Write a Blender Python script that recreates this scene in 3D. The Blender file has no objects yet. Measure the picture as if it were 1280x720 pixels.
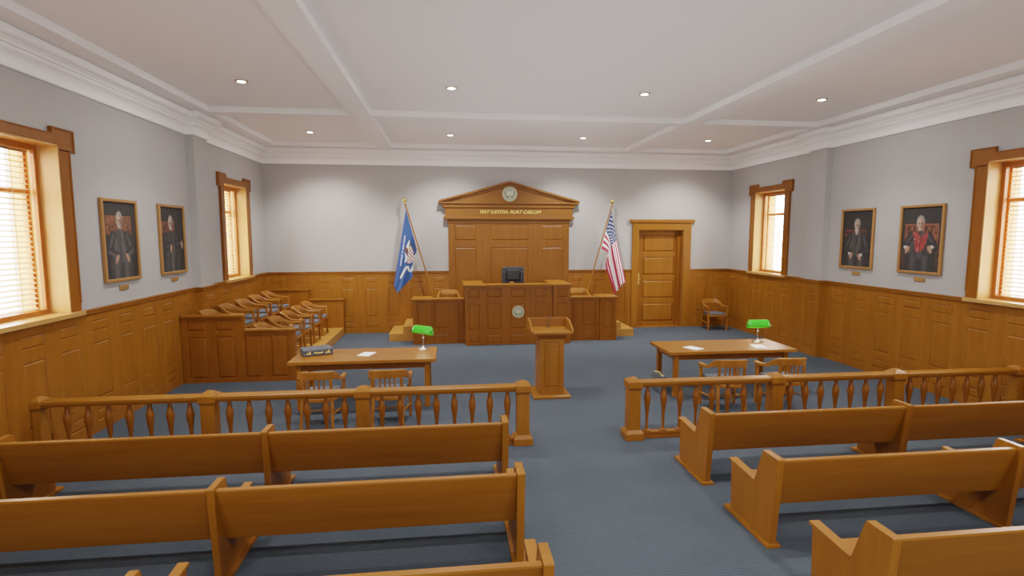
import bpy, bmesh, math, random
from mathutils import Vector, Matrix
random.seed(7)
C = bpy.context.scene.collection
PI = math.pi

# ------------------------------------------------------------------ materials
def srgb(r, g, b):
    f = lambda c: (c/255/12.92) if c/255 <= .04045 else ((c/255+.055)/1.055)**2.4
    return (f(r), f(g), f(b), 1)

def newmat(name):
    m = bpy.data.materials.new(name); m.use_nodes = True
    nt = m.node_tree; b = nt.nodes['Principled BSDF']
    return m, nt, b

def simple(name, col, rough=.5, metal=0, noise=0, nscale=20, bump=0):
    m, nt, b = newmat(name)
    b.inputs['Base Color'].default_value = col
    b.inputs['Roughness'].default_value = rough
    b.inputs['Metallic'].default_value = metal
    if noise or bump:
        tc = nt.nodes.new('ShaderNodeTexCoord')
        n = nt.nodes.new('ShaderNodeTexNoise'); n.inputs['Scale'].default_value = nscale; n.inputs['Detail'].default_value = 5
        nt.links.new(tc.outputs['Object'], n.inputs['Vector'])
        if noise:
            mx = nt.nodes.new('ShaderNodeMix'); mx.data_type = 'RGBA'
            mx.inputs['A'].default_value = tuple(c*(1-noise) for c in col[:3])+(1,)
            mx.inputs['B'].default_value = tuple(min(1, c*(1+noise)) for c in col[:3])+(1,)
            nt.links.new(n.outputs['Fac'], mx.inputs['Factor'])
            nt.links.new(mx.outputs['Result'], b.inputs['Base Color'])
        if bump:
            bp = nt.nodes.new('ShaderNodeBump'); bp.inputs['Strength'].default_value = bump; bp.inputs['Distance'].default_value = .01
            nt.links.new(n.outputs['Fac'], bp.inputs['Height']); nt.links.new(bp.outputs['Normal'], b.inputs['Normal'])
    return m

def wood(name, axis, dark, light, rough=.36, coat=0.0):
    """fine straight grain running along axis 0/1/2"""
    m, nt, b = newmat(name)
    N = nt.nodes; L = nt.links
    tc = N.new('ShaderNodeTexCoord')
    def noise(across, along, det, dist=0):
        mp = N.new('ShaderNodeMapping')
        s = [across]*3; s[axis] = along
        mp.inputs['Scale'].default_value = s
        L.new(tc.outputs['Object'], mp.inputs['Vector'])
        n = N.new('ShaderNodeTexNoise'); n.inputs['Scale'].default_value = 1
        n.inputs['Detail'].default_value = det; n.inputs['Roughness'].default_value = .6
        n.inputs['Distortion'].default_value = dist
        L.new(mp.outputs['Vector'], n.inputs['Vector'])
        return n
    a = noise(9, .7, 5, .4); f = noise(110, 3.5, 3)
    ad = N.new('ShaderNodeMath'); ad.operation = 'MULTIPLY_ADD'
    L.new(f.outputs['Fac'], ad.inputs[0]); ad.inputs[1].default_value = .55; L.new(a.outputs['Fac'], ad.inputs[2])
    rp = N.new('ShaderNodeValToRGB')
    rp.color_ramp.elements[0].position = .50; rp.color_ramp.elements[0].color = dark
    rp.color_ramp.elements[1].position = 1.05 if False else .98; rp.color_ramp.elements[1].color = light
    L.new(ad.outputs[0], rp.inputs['Fac']); L.new(rp.outputs['Color'], b.inputs['Base Color'])
    b.inputs['Roughness'].default_value = rough
    b.inputs['Specular IOR Level'].default_value = .24
    b.inputs['Coat Weight'].default_value = coat; b.inputs['Coat Roughness'].default_value = .25
    bp = N.new('ShaderNodeBump'); bp.inputs['Strength'].default_value = .08; bp.inputs['Distance'].default_value = .002
    L.new(f.outputs['Fac'], bp.inputs['Height']); L.new(bp.outputs['Normal'], b.inputs['Normal'])
    return m

D1, L1_ = (.19, .060, .003, 1), (.255, .090, .008, 1)
WZ = wood('oak_vertical_grain', 2, D1, L1_)
WX = wood('oak_grain_across', 0, D1, L1_)
WY = wood('oak_grain_lengthwise', 1, D1, L1_)
D2, L2_ = (.16, .046, .003, 1), (.22, .070, .006, 1)
RZ = wood('red_oak_vertical', 2, D2, L2_, .32)
RX = wood('red_oak_across', 0, D2, L2_, .32)
RY = wood('red_oak_lengthwise', 1, D2, L2_, .32)
BDZ = wood('backdrop_oak_vertical', 2, (.128, .039, .002, 1), (.175, .059, .004, 1), .42)
BDX = wood('backdrop_oak_across', 0, (.128, .039, .002, 1), (.175, .059, .004, 1), .42)
PLAT = wood('stage_floor_wood', 1, (.30, .12, .02, 1), (.42, .19, .04, 1), .4)
JAMBW = wood('daylit_oak_jamb', 2, (.40, .195, .05, 1), (.50, .26, .08, 1), .4)  # lighter oak: daylight falling on the jambs is put into the colour
SILLW = wood('daylit_oak_sill', 1, (.38, .18, .045, 1), (.48, .25, .08, 1), .3)  # brightness of the daylit sills is put into the wood colour
CHW = wood('armchair_wood', 2, (.215, .070, .006, 1), (.29, .105, .014, 1), .33)
SASHW = wood('sash_wood', 2, (.30, .085, .012, 1), (.40, .13, .022, 1), .35)

WALLM = simple('grey_plaster', (.345, .328, .315, 1), .85, noise=.035, nscale=6, bump=.12)
CEILM = simple('ceiling_paint', (.84, .825, .825, 1), .9)
CROWN = simple('crown_paint', (.84, .82, .81, 1), .6)
GOLD = simple('polished_brass', (.83, .58, .18, 1), .25, 1)
GOLDP = simple('gold_letters', (.80, .58, .14, 1), .45, .35)
CHROME = simple('brushed_nickel', (.34, .33, .32, 1), .38, 1)
BLACKM = simple('black_metal', (.02, .02, .02, 1), .4)
LEATHER = simple('black_leather', (.006, .006, .006, 1), .5, bump=.1, nscale=120)
LEATHER2 = simple('dark_leather_trim', (.011, .010, .012, 1), .55, bump=.1, nscale=120)
CASEM = simple('grey_briefcase_leather', (.060, .066, .078, 1), .55, noise=.35, nscale=60, bump=.2)
CUSH = simple('blue_grey_cushion', (.062, .073, .090, 1), .8, noise=.15, nscale=90, bump=.1)
PLAQ = simple('bronze_plaque', (.33, .17, .045, 1), .45, .4)
BRASS2 = simple('satin_brass', (.72, .50, .16, 1), .4, .35)
PAPER = simple('white_paper', (.86, .86, .85, 1), .7)
FRAMEM = simple('gilt_frame', (.31, .14, .035, 1), .45, .2, noise=.15, nscale=40)
BLINDM = simple('cream_blind', (.62, .42, .22, 1), .5)
BLINDD = simple('brown_blind_wood', (.50, .27, .10, 1), .5)

def carpet():
    m, nt, b = newmat('blue_grey_carpet'); N = nt.nodes; L = nt.links
    tc = N.new('ShaderNodeTexCoord')
    n = N.new('ShaderNodeTexNoise'); n.inputs['Scale'].default_value = 1; n.inputs['Detail'].default_value = 4
    mp = N.new('ShaderNodeMapping'); mp.inputs['Scale'].default_value = (18, 75, 1)
    L.new(tc.outputs['Object'], mp.inputs['Vector']); L.new(mp.outputs['Vector'], n.inputs['Vector'])
    w = N.new('ShaderNodeTexWave'); w.wave_type = 'BANDS'; w.bands_direction = 'Y'
    w.inputs['Scale'].default_value = 10; w.inputs['Distortion'].default_value = 1.2; w.inputs['Detail Scale'].default_value = 2
    L.new(tc.outputs['Object'], w.inputs['Vector'])
    g = N.new('ShaderNodeTexNoise'); g.inputs['Scale'].default_value = 300; g.inputs['Detail'].default_value = 2
    L.new(tc.outputs['Object'], g.inputs['Vector'])
    big = N.new('ShaderNodeTexNoise'); big.inputs['Scale'].default_value = 1.1; big.inputs['Detail'].default_value = 3
    L.new(tc.outputs['Object'], big.inputs['Vector'])
    def madd(a, k, c):
        q = N.new('ShaderNodeMath'); q.operation = 'MULTIPLY_ADD'; L.new(a, q.inputs[0]); q.inputs[1].default_value = k
        if isinstance(c, float): q.inputs[2].default_value = c
        else: L.new(c, q.inputs[2])
        return q.outputs[0]
    s = madd(n.outputs['Fac'], .5, madd(w.outputs['Fac'], .22, madd(g.outputs['Fac'], .35, madd(big.outputs['Fac'], .3, -.18))))
    rp = N.new('ShaderNodeValToRGB')
    rp.color_ramp.elements[0].position = .2; rp.color_ramp.elements[0].color = (.032, .040, .050, 1)
    rp.color_ramp.elements[1].position = .85; rp.color_ramp.elements[1].color = (.064, .078, .093, 1)
    L.new(s, rp.inputs['Fac']); L.new(rp.outputs['Color'], b.inputs['Base Color'])
    b.inputs['Roughness'].default_value = .95; b.inputs['Specular IOR Level'].default_value = .15
    bp = N.new('ShaderNodeBump'); bp.inputs['Strength'].default_value = .5; bp.inputs['Distance'].default_value = .006
    L.new(s, bp.inputs['Height']); L.new(bp.outputs['Normal'], b.inputs['Normal'])
    return m
CARPET = carpet()

def paintmat(name, rough=.6, two=False):
    m, nt, b = newmat(name)
    a = nt.nodes.new('ShaderNodeAttribute'); a.attribute_name = 'paint'
    nt.links.new(a.outputs['Color'], b.inputs['Base Color'])
    b.inputs['Roughness'].default_value = rough
    return m
PAINT = paintmat('oil_painting', .75)
CLOTH = paintmat('flag_cloth', .75)
ENAMEL = paintmat('enamel_seal', .4)

def glassmat():
    m = bpy.data.materials.new('window_glass'); m.use_nodes = True; nt = m.node_tree
    nt.nodes.clear(); o = nt.nodes.new('ShaderNodeOutputMaterial')
    t = nt.nodes.new('ShaderNodeBsdfTransparent'); g = nt.nodes.new('ShaderNodeBsdfGlossy'); g.inputs['Roughness'].default_value = .02
    mx = nt.nodes.new('ShaderNodeMixShader'); mx.inputs[0].default_value = .06
    nt.links.new(t.outputs[0], mx.inputs[1]); nt.links.new(g.outputs[0], mx.inputs[2]); nt.links.new(mx.outputs[0], o.inputs[0])
    return m
GLASS = glassmat()

def emit(name, col, s):
    m = bpy.data.materials.new(name); m.use_nodes = True; nt = m.node_tree
    nt.nodes.clear(); o = nt.nodes.new('ShaderNodeOutputMaterial'); e = nt.nodes.new('ShaderNodeEmission')
    e.inputs[0].default_value = col; e.inputs[1].default_value = s; nt.links.new(e.outputs[0], o.inputs[0]); return m
BULB = emit('downlight_glow', (1, .96, .90, 1), 22)

def greenglass():
    m, nt, b = newmat('green_glass_shade')
    b.inputs['Base Color'].default_value = (.035, .42, .015, 1); b.inputs['Roughness'].default_value = .12
    b.inputs['Coat Weight'].default_value = .6
    b.inputs['Emission Color'].default_value = (.05, .75, .02, 1); b.inputs['Emission Strength'].default_value = .12
    return m
GREEN = greenglass()

# ------------------------------------------------------------------ mesh helpers
class MB:
    def __init__(s): s.bm = bmesh.new()
    def box(s, x0, x1, y0, y1, z0, z1):
        x0, x1 = sorted((x0, x1)); y0, y1 = sorted((y0, y1)); z0, z1 = sorted((z0, z1))
        v = [s.bm.verts.new(p) for p in [(x0,y0,z0),(x1,y0,z0),(x1,y1,z0),(x0,y1,z0),(x0,y0,z1),(x1,y0,z1),(x1,y1,z1),(x0,y1,z1)]]
        for f in [(0,3,2,1),(4,5,6,7),(0,1,5,4),(1,2,6,5),(2,3,7,6),(3,0,4,7)]: s.bm.faces.new([v[i] for i in f])
        return s
    def hexa(s, lo, hi):
        """frustum: lo and hi are lists of 4 points ccw"""
        a = [s.bm.verts.new(p) for p in lo]; b = [s.bm.verts.new(p) for p in hi]
        s.bm.faces.new(a[::-1]); s.bm.faces.new(b)
        for i in range(4): s.bm.faces.new([a[i], a[(i+1)%4], b[(i+1)%4], b[i]])
        return s
    def frus(s, cx, cy, z0, z1, w0, d0, w1, d1):
        q = lambda w, d, z: [(cx-w/2,cy-d/2,z),(cx+w/2,cy-d/2,z),(cx+w/2,cy+d/2,z),(cx-w/2,cy+d/2,z)]
        return s.hexa(q(w0,d0,z0), q(w1,d1,z1))
    def prism(s, pts, axis, a, b):
        """extrude 2D polygon (other two axes in order) along axis from a to b"""
        def P(p, t):
            q = [p[0], p[1]]; q.insert(axis, t); return q
        A = [s.bm.verts.new(P(p, a)) for p in pts]; B = [s.bm.verts.new(P(p, b)) for p in pts]
        s.bm.faces.new(A); s.bm.faces.new(B[::-1])
        n = len(pts)
        for i in range(n): s.bm.faces.new([A[i], B[i], B[(i+1)%n], A[(i+1)%n]])
        return s
    def lathe(s, prof, c=(0,0,0), seg=20):
        rings = []
        for r, z in prof:
            rings.append([s.bm.verts.new((c[0]+r*math.cos(2*PI*i/seg), c[1]+r*math.sin(2*PI*i/seg), c[2]+z)) for i in range(seg)])
        for a, b in zip(rings, rings[1:]):
            for i in range(seg): s.bm.faces.new([a[i], a[(i+1)%seg], b[(i+1)%seg], b[i]])
        s.bm.faces.new(rings[0][::-1]); s.bm.faces.new(rings[-1])
        return s
    def tube(s, pts, r, seg=10):
        pts = [Vector(p) for p in pts]; rings = []
        rr = r if isinstance(r, (list, tuple)) else [r]*len(pts)
        up = None
        for i, p in enumerate(pts):
            d = (pts[min(i+1, len(pts)-1)]-pts[max(i-1, 0)]).normalized()
            if up is None: up = Vector((0,0,1)) if abs(d.z) < .9 else Vector((1,0,0))
            a = d.cross(up).normalized(); b = a.cross(d).normalized(); up = b
            rings.append([s.bm.verts.new(p+a*math.cos(2*PI*k/seg)*rr[i]+b*math.sin(2*PI*k/seg)*rr[i]) for k in range(seg)])
        for a, b in zip(rings, rings[1:]):
            for i in range(seg): s.bm.faces.new([a[i], a[(i+1)%seg], b[(i+1)%seg], b[i]])
        s.bm.faces.new(rings[0][::-1]); s.bm.faces.new(rings[-1])
        return s
    def loft(s, secs, closed_ends=True):
        rings = [[s.bm.verts.new(p) for p in sec] for sec in secs]; n = len(rings[0])
        for a, b in zip(rings, rings[1:]):
            for i in range(n): s.bm.faces.new([a[i], a[(i+1)%n], b[(i+1)%n], b[i]])
        s.bm.faces.new(rings[0][::-1]); s.bm.faces.new(rings[-1])
        return s
    def panelled(s, O, U, V, w, h, thick, panels, dep=.012, inset=.034, raise_=0.0):
        """panelled board: O lower corner of front face, U,V unit axes, outward N=UxV; panels [(u0,u1,v0,v1)]"""
        O, U, V = Vector(O), Vector(U), Vector(V); N = U.cross(V)
        P = lambda u, v, d=0: s.bm.verts.new(O+U*u+V*v+N*d)
        us = sorted({0, w} | {round(p[0],4) for p in panels} | {round(p[1],4) for p in panels})
        vs = sorted({0, h} | {round(p[2],4) for p in panels} | {round(p[3],4) for p in panels})
        grid = {}
        def G(i, j):
            if (i, j) not in grid: grid[i, j] = P(us[i], vs[j])
            return grid[i, j]
        for i in range(len(us)-1):
            for j in range(len(vs)-1):
                cu, cv = (us[i]+us[i+1])/2, (vs[j]+vs[j+1])/2
                if any(p[0] < cu < p[1] and p[2] < cv < p[3] for p in panels): continue
                s.bm.faces.new([G(i,j), G(i+1,j), G(i+1,j+1), G(i,j+1)])
        for a, b, c, d in panels:
            rings = []
            for ins, dd in ((0, 0), (.006, -dep), (.012, -dep), (inset, raise_)):
                rings.append([P(a+ins,c+ins,dd), P(b-ins,c+ins,dd), P(b-ins,d-ins,dd), P(a+ins,d-ins,dd)])
            for r, q in zip(rings, rings[1:]):
                for i in range(4): s.bm.faces.new([r[i], r[(i+1)%4], q[(i+1)%4], q[i]])
            s.bm.faces.new(rings[-1])
        f = [P(0,0), P(w,0), P(w,h), P(0,h)]; k = [P(0,0,-thick), P(w,0,-thick), P(w,h,-thick), P(0,h,-thick)]
        for i in range(4): s.bm.faces.new([f[i], k[i], k[(i+1)%4], f[(i+1)%4]])
        s.bm.faces.new(k[::-1])
        return s
    def sweep(s, path, prof, closed=False):
        """prof (offset to the path's left normal, z) swept along plan polyline with mitres"""
        n = len(path); P = [Vector((p[0], p[1])) for p in path]; offs = []
        for i in range(n):
            def nrm(a, b):
                d = (b-a).normalized(); return Vector((-d.y, d.x))
            if i == 0: m = nrm(P[0], P[1])
            elif i == n-1: m = nrm(P[-2], P[-1])
            else:
                a, b = nrm(P[i-1], P[i]), nrm(P[i], P[i+1]); m = (a+b)/(1+a.dot(b))
            offs.append(m)
        cols = [[s.bm.verts.new((P[i].x+offs[i].x*p, P[i].y+offs[i].y*p, z)) for p, z in prof] for i in range(n)]
        for a, b in zip(cols, cols[1:]):
            for j in range(len(prof)-1): s.bm.faces.new([a[j], b[j], b[j+1], a[j+1]])
        return s
    def merge(s): bmesh.ops.remove_doubles(s.bm, verts=s.bm.verts, dist=1e-5); return s
    def xf(s, M): s.bm.transform(M); return s
    def build(s, name, mat, parent=None, bevel=0, smooth=False, fix=True, seg=2):
        if fix: bmesh.ops.recalc_face_normals(s.bm, faces=s.bm.faces)
        me = bpy.data.meshes.new(name); s.bm.to_mesh(me); s.bm.free()
        o = bpy.data.objects.new(name, me); C.objects.link(o)
        for m in (mat if isinstance(mat, list) else [mat]): me.materials.append(m)
        if smooth:
            for p in me.polygons: p.use_smooth = True
            if smooth == 'auto':
                md = None
                try: me.set_sharp_from_angle(angle=math.radians(40))
                except Exception: pass
        if bevel:
            b = o.modifiers.new('edge', 'BEVEL'); b.width = bevel; b.segments = seg; b.limit_method = 'ANGLE'; b.angle_limit = math.radians(50)
        if parent: o.parent = parent
        return o

def tag(o, label, cat, group=None, kind=None):
    o['label'] = label; o['category'] = cat
    if group: o['group'] = group
    if kind: o['kind'] = kind
    return o
def thing(name, label, cat, loc=(0,0,0), rz=0, group=None, kind=None):
    o = bpy.data.objects.new(name, None); C.objects.link(o); o.location = loc; o.rotation_euler = (0,0,rz); o.empty_display_size = .1
    return tag(o, label, cat, group, kind)
def kids(o): return [c for c in bpy.data.objects if c.parent == o]
def copy_tree(o, parent=None, cache={}):
    c = o.copy(); C.objects.link(c); c.parent = parent
    for ch in kids(o): copy_tree(ch, c)
    return c
def sheet(name, fn_pos, fn_col, nu, nv, mat, parent=None, smooth=True):
    """colour-painted grid surface; fn_pos(u,v)->xyz, fn_col(u,v,xyz)->rgb (sRGB 0-255)"""
    verts = [tuple(fn_pos(i/nu, j/nv)) for j in range(nv+1) for i in range(nu+1)]
    faces = [(j*(nu+1)+i, j*(nu+1)+i+1, (j+1)*(nu+1)+i+1, (j+1)*(nu+1)+i) for j in range(nv) for i in range(nu)]
    me = bpy.data.meshes.new(name); me.from_pydata(verts, [], faces)
    at = me.attributes.new('paint', 'FLOAT_COLOR', 'POINT')
    k = 0
    for j in range(nv+1):
        for i in range(nu+1):
            u, v = min(.99999, max(.00001, i/nu)), min(.99999, max(.00001, j/nv))
            c = fn_col(u, v, verts[k]); at.data[k].color = srgb(*[max(0, min(255, q)) for q in c]); k += 1
    me.materials.append(mat)
    if smooth:
        for p in me.polygons: p.use_smooth = True
    o = bpy.data.objects.new(name, me); C.objects.link(o)
    if parent: o.parent = parent
    return o

# ------------------------------------------------------------------ room constants
W, YR, ZC, ZS = 6.28, -17.0, 4.86, 4.76          # half width, rear wall, coffer ceiling, soffit
ZW = 1.635                                        # wainscot top
WP = 6.145; PY0, PY1 = -3.98, -3.44               # pilaster
WIN = [-7.91, -1.87]                              # window centres (y) on both side walls
WZ0, WZ1 = 1.64, 3.665

m = MB().box(-W-.5, W+.5, YR-.3, .9, -.1, 0).build('floor', CARPET)
tag(m, 'blue-grey low pile carpet floor of the courtroom', 'floor', kind='structure')

for s, side in ((-1, 'left'), (1, 'right')):
    b = MB(); x0, x1 = s*W, s*(W+.55)
    ys = [YR] + [v for c in WIN for v in (c-.62, c+.62)] + [.4]
    for k in range(len(ys)-1):
        if k % 2 == 0: b.box(x0, x1, ys[k], ys[k+1], 0, ZC+.1)
        else: b.box(x0, x1, ys[k], ys[k+1], 0, WZ0-.0); b.box(x0, x1, ys[k], ys[k+1], WZ1, ZC+.1)
    b.box(s*WP, s*(W+.01), PY0, PY1, 0, ZC)
    o = b.build('wall_'+side, WALLM)
    tag(o, 'pale grey plaster side wall with two windows, behind the jury box' if s < 0 else 'pale grey plaster side wall with two windows, beside the table with two papers', 'wall', kind='structure')
DX0, DX1, DZ = 3.60, 4.89, 2.72
b = MB().box(-W, DX0, 0, .4, 0, ZC+.1).box(DX1, W, 0, .4, 0, ZC+.1).box(DX0, DX1, 0, .4, DZ, ZC+.1)
tag(b.build('wall_front', WALLM), 'pale grey plaster wall behind the judge bench and flags', 'wall', kind='structure')
tag(MB().box(-W, W, YR-.3, YR, 0, ZC+.1).build('wall_back', WALLM), 'pale grey plaster wall behind the last pews', 'wall', kind='structure')
tag(MB().box(-W-.5, W+.5, YR-.3, .4, ZC, ZC+.12).build('ceiling', CEILM), 'white coffered ceiling above the courtroom', 'ceiling', kind='structure')

# soffit border and beams
PI_ = 5.80
b = MB()
for s in (-1, 1): b.box(s*PI_, s*(W-.01), YR, -.0, ZS, ZC)
b.box(-PI_, PI_, -.485, 0, ZS, ZC).box(-PI_, PI_, YR, YR+.485, ZS, ZC)
tag(b.build('trim_1', CEILM), 'flat white ceiling border running round the walls inside the crown', 'ceiling border', kind='structure')
n = 2
for s, lab in ((-1, 'long white ceiling beam nearer the jury box'), (1, 'long white ceiling beam nearer the wooden door')):
    o = MB().box(s*3.01, s*3.37, YR+.485, -.485, ZS, ZC).build('trim_%d' % n, CEILM); n += 1
    tag(o, lab, 'ceiling beam', kind='structure')
b = MB()
for a, c in ((-PI_, -3.37), (-3.01, 3.01), (3.37, PI_)): b.box(a, c, -4.10, -3.84, ZS, ZC)
tag(b.build('trim_4', CEILM), 'white cross beam over the middle of the ceiling between the wall pilasters', 'ceiling beam', kind='structure')
b = MB()
for a, c in ((-PI_, -3.37), (-3.01, 3.01), (3.37, PI_)): b.box(a, c, -12.1, -11.85, ZS, ZC)
tag(b.build('trim_5', CEILM), 'white cross beam of the ceiling over the pews', 'ceiling beam', kind='structure')
# crown moulding
path = [(W, YR), (W, PY0), (WP, PY0), (WP, PY1), (W, PY1), (W, 0), (-W, 0), (-W, PY1), (-WP, PY1), (-WP, PY0), (-W, PY0), (-W, YR)]
prof = [(-.01,4.372),(.026,4.372),(.036,4.382),(.036,4.402),(.026,4.414),(.014,4.414),(.014,4.424),(.020,4.46),(.036,4.50),(.062,4.53),(.085,4.542),
        (.085,4.552),(.100,4.552),(.100,4.585),(.086,4.585),(.086,4.594),(.112,4.594),(.114,4.612),(.128,4.632),(.150,4.645),(.150,4.653),(.192,4.653),(.192,4.664),(.208,4.664),(.208,4.745),(.180,4.745),(.180,4.762)]
tag(MB().sweep(path, prof).build('trim_6', CROWN, fix=False), 'white stepped crown moulding round the top of the walls', 'crown moulding', kind='structure')

# wainscot
def rows(u0, u1): return [(u0, u1, .14, .29), (u0, u1, .44, 1.185), (u0, u1, 1.33, 1.48)]
tn = 7
def wains(O, U, w, centres, pw, lab):
    global tn
    pans = []
    for c in centres:
        if c-pw/2 > .03 and c+pw/2 < w-.03: pans += rows(round(c-pw/2, 4), round(c+pw/2, 4))
    b = MB().panelled(O, U, (0,0,1), w, ZW-.03, .032, pans, dep=.010, inset=.030)
    o = b.build('trim_%d' % tn, WZ); tn += 1
    return tag(o, lab, 'wood panelling', kind='structure')
T = .03
# right wall: U must make UxZ point to -x  => U=(0,-1,0): (0,-1,0)x(0,0,1)=(-1,0,0)
for s in (-1, 1):
    who = 'the jury box' if s < 0 else 'the corner armchair'
    far = 'under the window beside ' + who
    if s > 0:
        Us = (0,-1,0); org = lambda y0, y1, x: (x, y1, 0)
    else:
        Us = (0,1,0); org = lambda y0, y1, x: (x, y0, 0)
    loc = (lambda y0, y1, c: (y1-c)) if s > 0 else (lambda y0, y1, c: (c-y0))
    near_c = [-4.40-.588*k for k in range(22)]; far_c = [-.29-.588*k for k in range(6)]
    wains(org(YR, PY0, s*(W-T)), Us, PY0-YR, [loc(YR, PY0, c) for c in near_c], .35, 'oak wall panelling below the portraits %s' % ('of the two judges in plain black beside the jury box' if s < 0 else 'that include the judge in the red stole'))
    wains(org(PY1, 0, s*(W-T)), Us, -PY1, [loc(PY1, 0, c) for c in far_c], .32, 'oak wall panelling ' + far)
    wains(org(PY0-T, PY1+T, s*(WP-T)), Us, PY1-PY0+2*T, [.30], .34, 'oak panelling wrapped round the pilaster by ' + ('the jury box' if s < 0 else 'the table with two papers'))
    b = MB(); b.box(s*(WP+.002), s*(W), PY0-T, PY0+.001, 0, ZW-.03); b.box(s*(WP+.002), s*W, PY1-.001, PY1+T, 0, ZW-.03)
    o = b.build('trim_%d' % tn, WZ); tn += 1; tag(o, 'narrow oak side board of the pilaster by ' + ('the jury box' if s < 0 else 'the lamp table with two papers'), 'wood panelling', kind='structure')
U = (1,0,0)
cen = [-6.0+.588*k for k in range(12)]
wains((-W, -T, 0), U, 4.68, [c+W for c in cen], .32, 'oak panelling behind the blue flag and jury box end')
wains((1.6, -T, 0), U, 3.416-1.6, [1.87-1.6, 2.47-1.6, 3.08-1.6], .32, 'oak panelling between the judge backdrop and the door')
wains((5.113, -T, 0), U, W-5.113, [5.44-5.113, 6.03-5.113], .32, 'oak panelling behind the corner armchair')
capf = [(0,ZW-.065),(.014+T,ZW-.065),(.020+T,ZW-.055),(.020+T,ZW-.02),(.034+T,ZW-.014),(.034+T,ZW),(0,ZW)]
b = MB(); b.sweep([(W, YR), (W, PY0), (WP, PY0), (WP, PY1), (W, PY1), (W, 0), (5.113, 0)], capf)
b.sweep([(3.416, 0), (1.6, 0)], capf); b.sweep([(-1.6, 0), (-W, 0), (-W, PY1), (-WP, PY1), (-WP, PY0), (-W, PY0), (-W, YR)], capf)
o = b.build('trim_%d' % tn, WX, fix=False); tn += 1
tag(o, 'thin oak cap rail along the top of the wall panelling', 'chair rail', kind='structure')

# ------------------------------------------------------------------ windows
def window(idx, s, yc, lab):
    X = lambda d: s*(W+d)
    root = thing('window_%d' % idx, lab, 'window', (s*W, yc, WZ0), kind='structure')
    def add(b, name, mat, par=root, **k):
        b.xf(Matrix.Translation((-s*W, -yc, -WZ0))); return b.build(name, mat, par, **k)
    y = lambda t: yc+t
    b = MB()
    for q in (-1, 1):
        b.box(X(-.046), X(0), y(q*.619), y(q*.80), WZ0, 3.62)
        b.box(X(-.056), X(0), y(q*.783), y(q*.803), WZ0+.1, 3.597)
        b.box(X(-.046), X(0), y(q*.52), y(q*.885), 3.78, 3.862)
        b.box(X(-.046), X(0), y(q*.619), y(q*.885), 3.597, 3.79)
        b.box(X(-.058), X(0), y(q*.868), y(q*.890), 3.592, 3.868).box(X(-.058), X(0), y(q*.515), y(q*.868), 3.846, 3.868)
        b.box(X(-.058), X(0), y(q*.515), y(q*.535), 3.79, 3.846).box(X(-.056), X(0), y(q*.803), y(q*.868), 3.592, 3.606)
    b.box(X(-.046), X(0), y(-.62), y(.62), WZ1, 3.79).box(X(-.056), X(0), y(-.515), y(.515), 3.772, 3.79)
    add(b, 'window_casing', RZ, bevel=.004)
    b = MB()
    for q in (-1, 1): b.box(X(-.040), X(.5), y(q*.62), y(q*.602), WZ0, WZ1)
    b.box(X(-.040), X(.5), y(-.62), y(.62), WZ1, WZ1-.018)
    add(b, 'window_jamb', JAMBW)
    add(MB().box(X(-.095), X(.5), y(-.885), y(.885), WZ0-.058, WZ0-.002) if False else
        MB().box(X(-.095), X(0), y(-.80), y(.80), WZ0-.055, WZ0+.002).box(X(0), X(.5), y(-.618), y(.618), WZ0-.02, WZ0+.002),
        'window_sill', SILLW, bevel=.006)
    b = MB()
    for q in (-1, 1): b.box(X(.185), X(.235), y(q*.602), y(q*.545), WZ0, WZ1-.018)
    b.box(X(.185), X(.235), y(-.545), y(.545), WZ0, WZ0+.058).box(X(.185), X(.235), y(-.545), y(.545), WZ1-.018, WZ1-.085)
    sash = add(b, 'window_sash', SASHW, bevel=.004)
    b = MB()
    for q in (-1, 1): b.box(X(.315), X(.365), y(q*.602), y(q*.56), WZ0, WZ1-.018)
    b.box(X(.315), X(.365), y(-.56), y(.56), WZ0, WZ0+.05).box(X(.315), X(.365), y(-.56), y(.56), WZ1-.018, WZ1-.08).box(X(.315), X(.365), y(-.56), y(.56), 3.07, 3.125)
    add(b, 'window_frame', SASHW)
    add(MB().box(X(.338), X(.344), y(-.56), y(.56), WZ0+.05, WZ1-.07), 'window_pane', GLASS)
    return root
window(1, -1, WIN[0], 'large oak framed window with blinds nearest the camera on the jury box side')
window(2, -1, WIN[1], 'tall oak framed window with blinds directly above the jury box')
window(3, 1, WIN[0], 'large oak framed window beside the portrait with the red stole')
window(4, 1, WIN[1], 'tall oak framed window between corner armchair and pilaster')

def blind(s, yc, lab):
    r = thing('venetian_blind', lab, 'blind', (s*(W+.275), yc, WZ0), group='wooden venetian blinds')
    b = MB(); z = .075
    k = 0
    while z < 1.93:
        t = math.radians(24)
        dx, dz = .026*math.cos(t), .026*math.sin(t)
        b.hexa([(-s*dx, -.53, z-dz), (s*dx, -.53, z+dz), (s*dx, .53, z+dz), (-s*dx, .53, z-dz)],
               [(-s*dx, -.53, z-dz+.004), (s*dx, -.53, z+dz+.004), (s*dx, .53, z+dz+.004), (-s*dx, .53, z-dz+.004)])
        z += .0615
    b.build('blind_slats', BLINDM, r)
    MB().box(-.022, .022, -.53, .53, .012, .038).build('bottom_rail', BLINDM, r, bevel=.004)
    MB().box(-.03, .03, -.535, .535, 1.93, 1.98).build('head_rail', BLINDD, r, bevel=.004)
    for y in (-.27, .27):
        MB().tube([(-s*.027, y, .03), (-s*.027, y, 1.95)], .0035, 6).tube([(s*.027, y, .03), (s*.027, y, 1.95)], .0035, 6).build('ladder_cord', BLINDD, r)
    MB().tube([(-s*.032, .44, .55), (-s*.032, .44, 1.95)], .004, 6).build('pull_cord', BLINDD, r)
blind(-1, WIN[0], 'cream venetian blind in the large window nearest the camera on the jury box side')
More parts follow.
